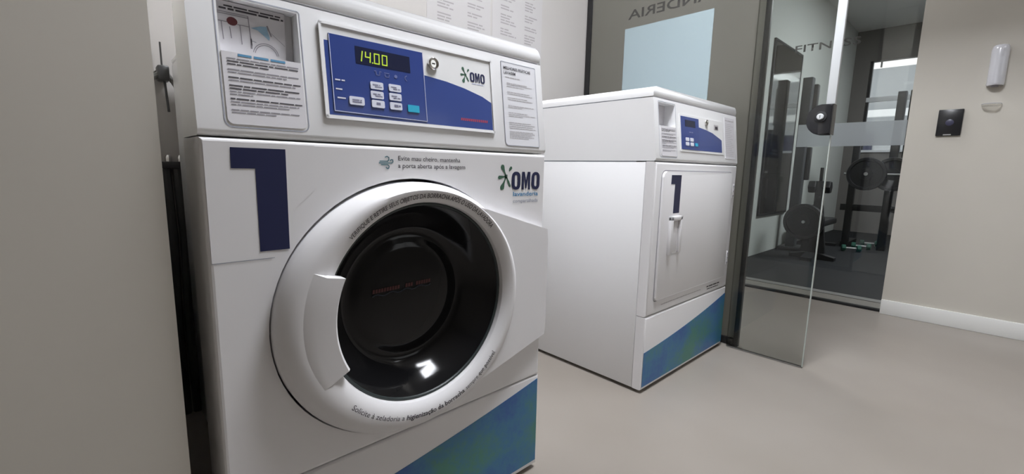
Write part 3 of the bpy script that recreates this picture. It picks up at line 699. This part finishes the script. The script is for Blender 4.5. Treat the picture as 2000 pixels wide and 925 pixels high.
# ------------------------------------------------------------------ notices on the back wall
def bk(u, v, off): return (u, YB-off, v)
for i, (x0, x1) in enumerate(((-.300, .035), (.045, .370))):
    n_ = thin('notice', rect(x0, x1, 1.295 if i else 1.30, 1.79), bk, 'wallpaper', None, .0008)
    tag(n_, ('left' if not i else 'right') + ' paper notice with two columns of print on the back wall', 'notice', 'notices on the back wall')
    L = []
    for c0 in (x0+.05, x0+.205):
        v = 1.77
        while v > 1.33:
            k_ = rnd.randint(2, 4)
            for _ in range(k_): L += words(c0, c0+.10, v, .0055, rnd, rnd.uniform(.5, 1)); v -= .012
            v -= .014
    sheet('print', L, lambda u, v, o: bk(u, v, .0008+o), 'ink4', n_)

# ------------------------------------------------------------------ on the corridor wall
bp = tag(empty('wall_plate', (XW, -.5695, 1.055)), 'black square control plate on the corridor wall', 'wall plate')
box('plate', -.012, 0, -.047, .047, -.066, .066, 'blackplate', bp, bev=.003)
lathe('button', [(.016, -.012), (.016, -.0135), (.013, -.0145), (0, -.0145)], (0, 0, 0), 'x', 'platemark', bp, 20)
box('label_strip', -.0128, -.0118, -.012, .018, -.063, -.058, 'steel', bp)
ds = tag(empty('soap_dispenser', (XW, -.708, 1.22)), 'white rounded dispenser on the corridor wall above a clear tray', 'dispenser')
def half(r, d, n=12): return [(-r, 0)] + [(-r*math.cos(math.pi*i/n), -d*(.25+.75*math.sin(math.pi*i/n))) for i in range(n+1)] + [(r, 0)]
bm = bmesh.new(); rows = []
for z, k_ in ((.0, .92), (.006, 1), (.10, 1.0), (.165, 1.0), (.180, .93), (.186, .8)):
    rows.append([bm.verts.new((d*k_, r*k_, z)) for r, d in half(.031, .055)])
n = len(rows[0])
for A_, B_ in zip(rows, rows[1:]):
    for k_ in range(n): bm.faces.new((A_[k_], A_[(k_+1) % n], B_[(k_+1) % n], B_[k_]))
bm.faces.new(rows[0][::-1]); bm.faces.new(rows[-1])
from_bm('body', bm, 'soap', ds, True)
plabel(box('nozzle', -.04, -.015, -.013, .013, -.006, .001, 'ink2', ds, bev=.002), 'dark nozzle underneath')
bm = bmesh.new(); tr_ = [[bm.verts.new((d, r*q, z)) for r, d in half(.034, .05)] for z, q in ((-.085, 1), (-.095, .95))]
for k_ in range(n): bm.faces.new((tr_[0][k_], tr_[0][(k_+1) % n], tr_[1][(k_+1) % n], tr_[1][k_]))
bm.faces.new(tr_[1][::-1]); plabel(from_bm('drip_tray', bm, 'clearplastic', ds, True), 'clear drip tray')
tube_obj('tray_rim', [(d, r, -.085) for r, d in half(.034, .05)], .0012, 'lgrey', ds, 6)

# ------------------------------------------------------------------ gym things
mi = tag(empty('wall_mirror', (3.66, GY, 0)), 'tall dark mirror on the pale gym wall', 'mirror')
box('glass', -.40, .40, -.016, -.010, .40, 1.96, 'mirror', mi); 
bm = bmesh.new()
for q in ((-.42, .42, -.018, 0, .38, .40), (-.42, .42, -.018, 0, 1.96, 1.98), (-.42, -.40, -.018, 0, .40, 1.96), (.40, .42, -.018, 0, .40, 1.96)): bm_box(bm, *q)
from_bm('frame', bm, 'iron', mi)
# cable column
cc_ = tag(empty('cable_column', (3.95, .60, .004)), 'grey upright cable column with black pulley housings in the gym', 'exercise machine')
box('column', -.05, .05, -.035, .05, .04, 1.72, 'grey_iron', cc_, bev=.006)
box('pulley_housing', .03, .10, -.07, .02, 1.28, 1.66, 'iron', cc_, bev=.01)
box('weight_guard', .02, .09, -.07, .02, .72, 1.05, 'iron', cc_, bev=.01)
box('foot', -.12, .14, -.12, .10, 0, .04, 'iron', cc_, bev=.008)
tube_obj('cable', [(.065, -.03, 1.30), (.055, -.03, 1.02)], .006, 'steel', cc_)
# plate tree
def plate(name, c, r, t, parent, axis='y', m='iron'):
    return lathe(name, [(.02, 0), (r*.35, 0), (r*.36, t*.2), (r*.8, t*.25), (r*.83, 0), (r*.97, 0), (r, t*.2), (r, t*.8), (r*.97, t), (r*.35, t), (.02, t)], c, axis, m, parent, 32)
pt = tag(empty('weight_plate_tree', (3.55, .32, .004)), 'black weight plate tree standing in the gym behind the glass door', 'weight rack')
box('post', -.03, .03, -.03, .03, .03, .72, 'iron', pt, bev=.004)
poly_prism('base', [(-.20, 0), (.20, 0), (.20, .03), (.05, .06), (-.05, .06), (-.20, .03)], -.045, .045, 'iron', pt)
poly_prism('base', [(-.18, 0), (.18, 0), (.18, .03), (.05, .058), (-.05, .058), (-.18, .03)], -.04, .04, 'iron', pt, axis='x')
poly_prism('gusset', [(-.10, .06), (.10, .06), (.04, .50), (-.04, .50)], -.022, .022, 'iron', pt, axis='x')
tube_obj('peg', [(0, 0, .70), (0, 0, .84)], .014, 'iron', pt, 10)
tube_obj('peg', [(-.14, .07, .345), (.04, .03, .345)], .014, 'steel', pt, 10); plate('plate', (-.13, .075, .345), .165, .05, pt, 'x')
for s_ in (-1, 1): lathe('top_weight', [(.055, 0), (.062, .01), (.062, .05), (.055, .06)], (0, s_*.055-.03, .665), 'y', 'iron', pt, 6)
# squat rack
sr = tag(empty('squat_rack', (4.7, .02, .004)), 'black squat rack with tall uprights at the back of the gym', 'squat rack')
for y in (-.36, .26): box('upright', -.035, .035, y-.03, y+.03, .0, 1.30 if y > 0 else 2.0, 'iron', sr, bev=.004)
box('upright', -.035, .035, -.09, -.02, 0, 1.62, 'iron', sr, bev=.004)
box('crossbeam', -.03, .03, -.50, .34, .40, .47, 'iron', sr, bev=.004); box('base_rail', -.03, .40, -.40, -.32, 0, .06, 'iron', sr); box('base_rail', -.03, .40, .22, .30, 0, .06, 'iron', sr)
tube_obj('guide_rod', [(-.05, -.13, .85), (-.05, -.13, 1.62)], .011, 'chrome', sr)
bb = tag(empty('loaded_barbell', (4.585, 0, .80)), 'loaded black barbell resting on the squat rack', 'barbell')
tube_obj('bar', [(-.02, .34, 0), (-.02, -.62, 0)], .014, 'steel', bb, 10)
plate('plate', (-.05, .15, .0), .17, .05, bb, 'x'); plate('plate', (-.03, -.06, .0), .17, .05, bb, 'x')
lathe('hub', [(.018, 0), (.018, -.012), (0, -.012)], (-.05, .15, 0), 'x', 'steel', bb, 12)
# bench
be = tag(empty('weight_bench', (4.40, .51, .004)), 'low black padded bench beside the plate tree', 'bench')
box('pad', -.33, .33, -.13, .13, .24, .31, 'rubber', be, bev=.02)
for x in (-.25, .25):
    box('leg', x-.025, x+.025, -.02, .02, .03, .24, 'iron', be); box('foot', x-.03, x+.03, -.16, .16, 0, .03, 'iron', be)
# green dumbbells
for i, (x, y, rz) in enumerate(((4.35, .16, .35), (4.62, .12, .1), (4.95, .10, .2))):
    t = tag(empty('hand_weight', (x, y, .004), rz), ('nearest' if i == 0 else 'middle' if i == 1 else 'farthest') + ' of three small green dumbbells on the gym floor', 'dumbbell', 'green dumbbells on the gym floor')
    for s in (-1, 1): lathe('head', [(.026, 0), (.034, .006), (.034, .034), (.026, .04)], (0, s*.065-.02, .034), 'y', 'greenvinyl', t, 8)
    tube_obj('handle', [(0, -.048, .034), (0, .048, .034)], .011, 'steel', t)
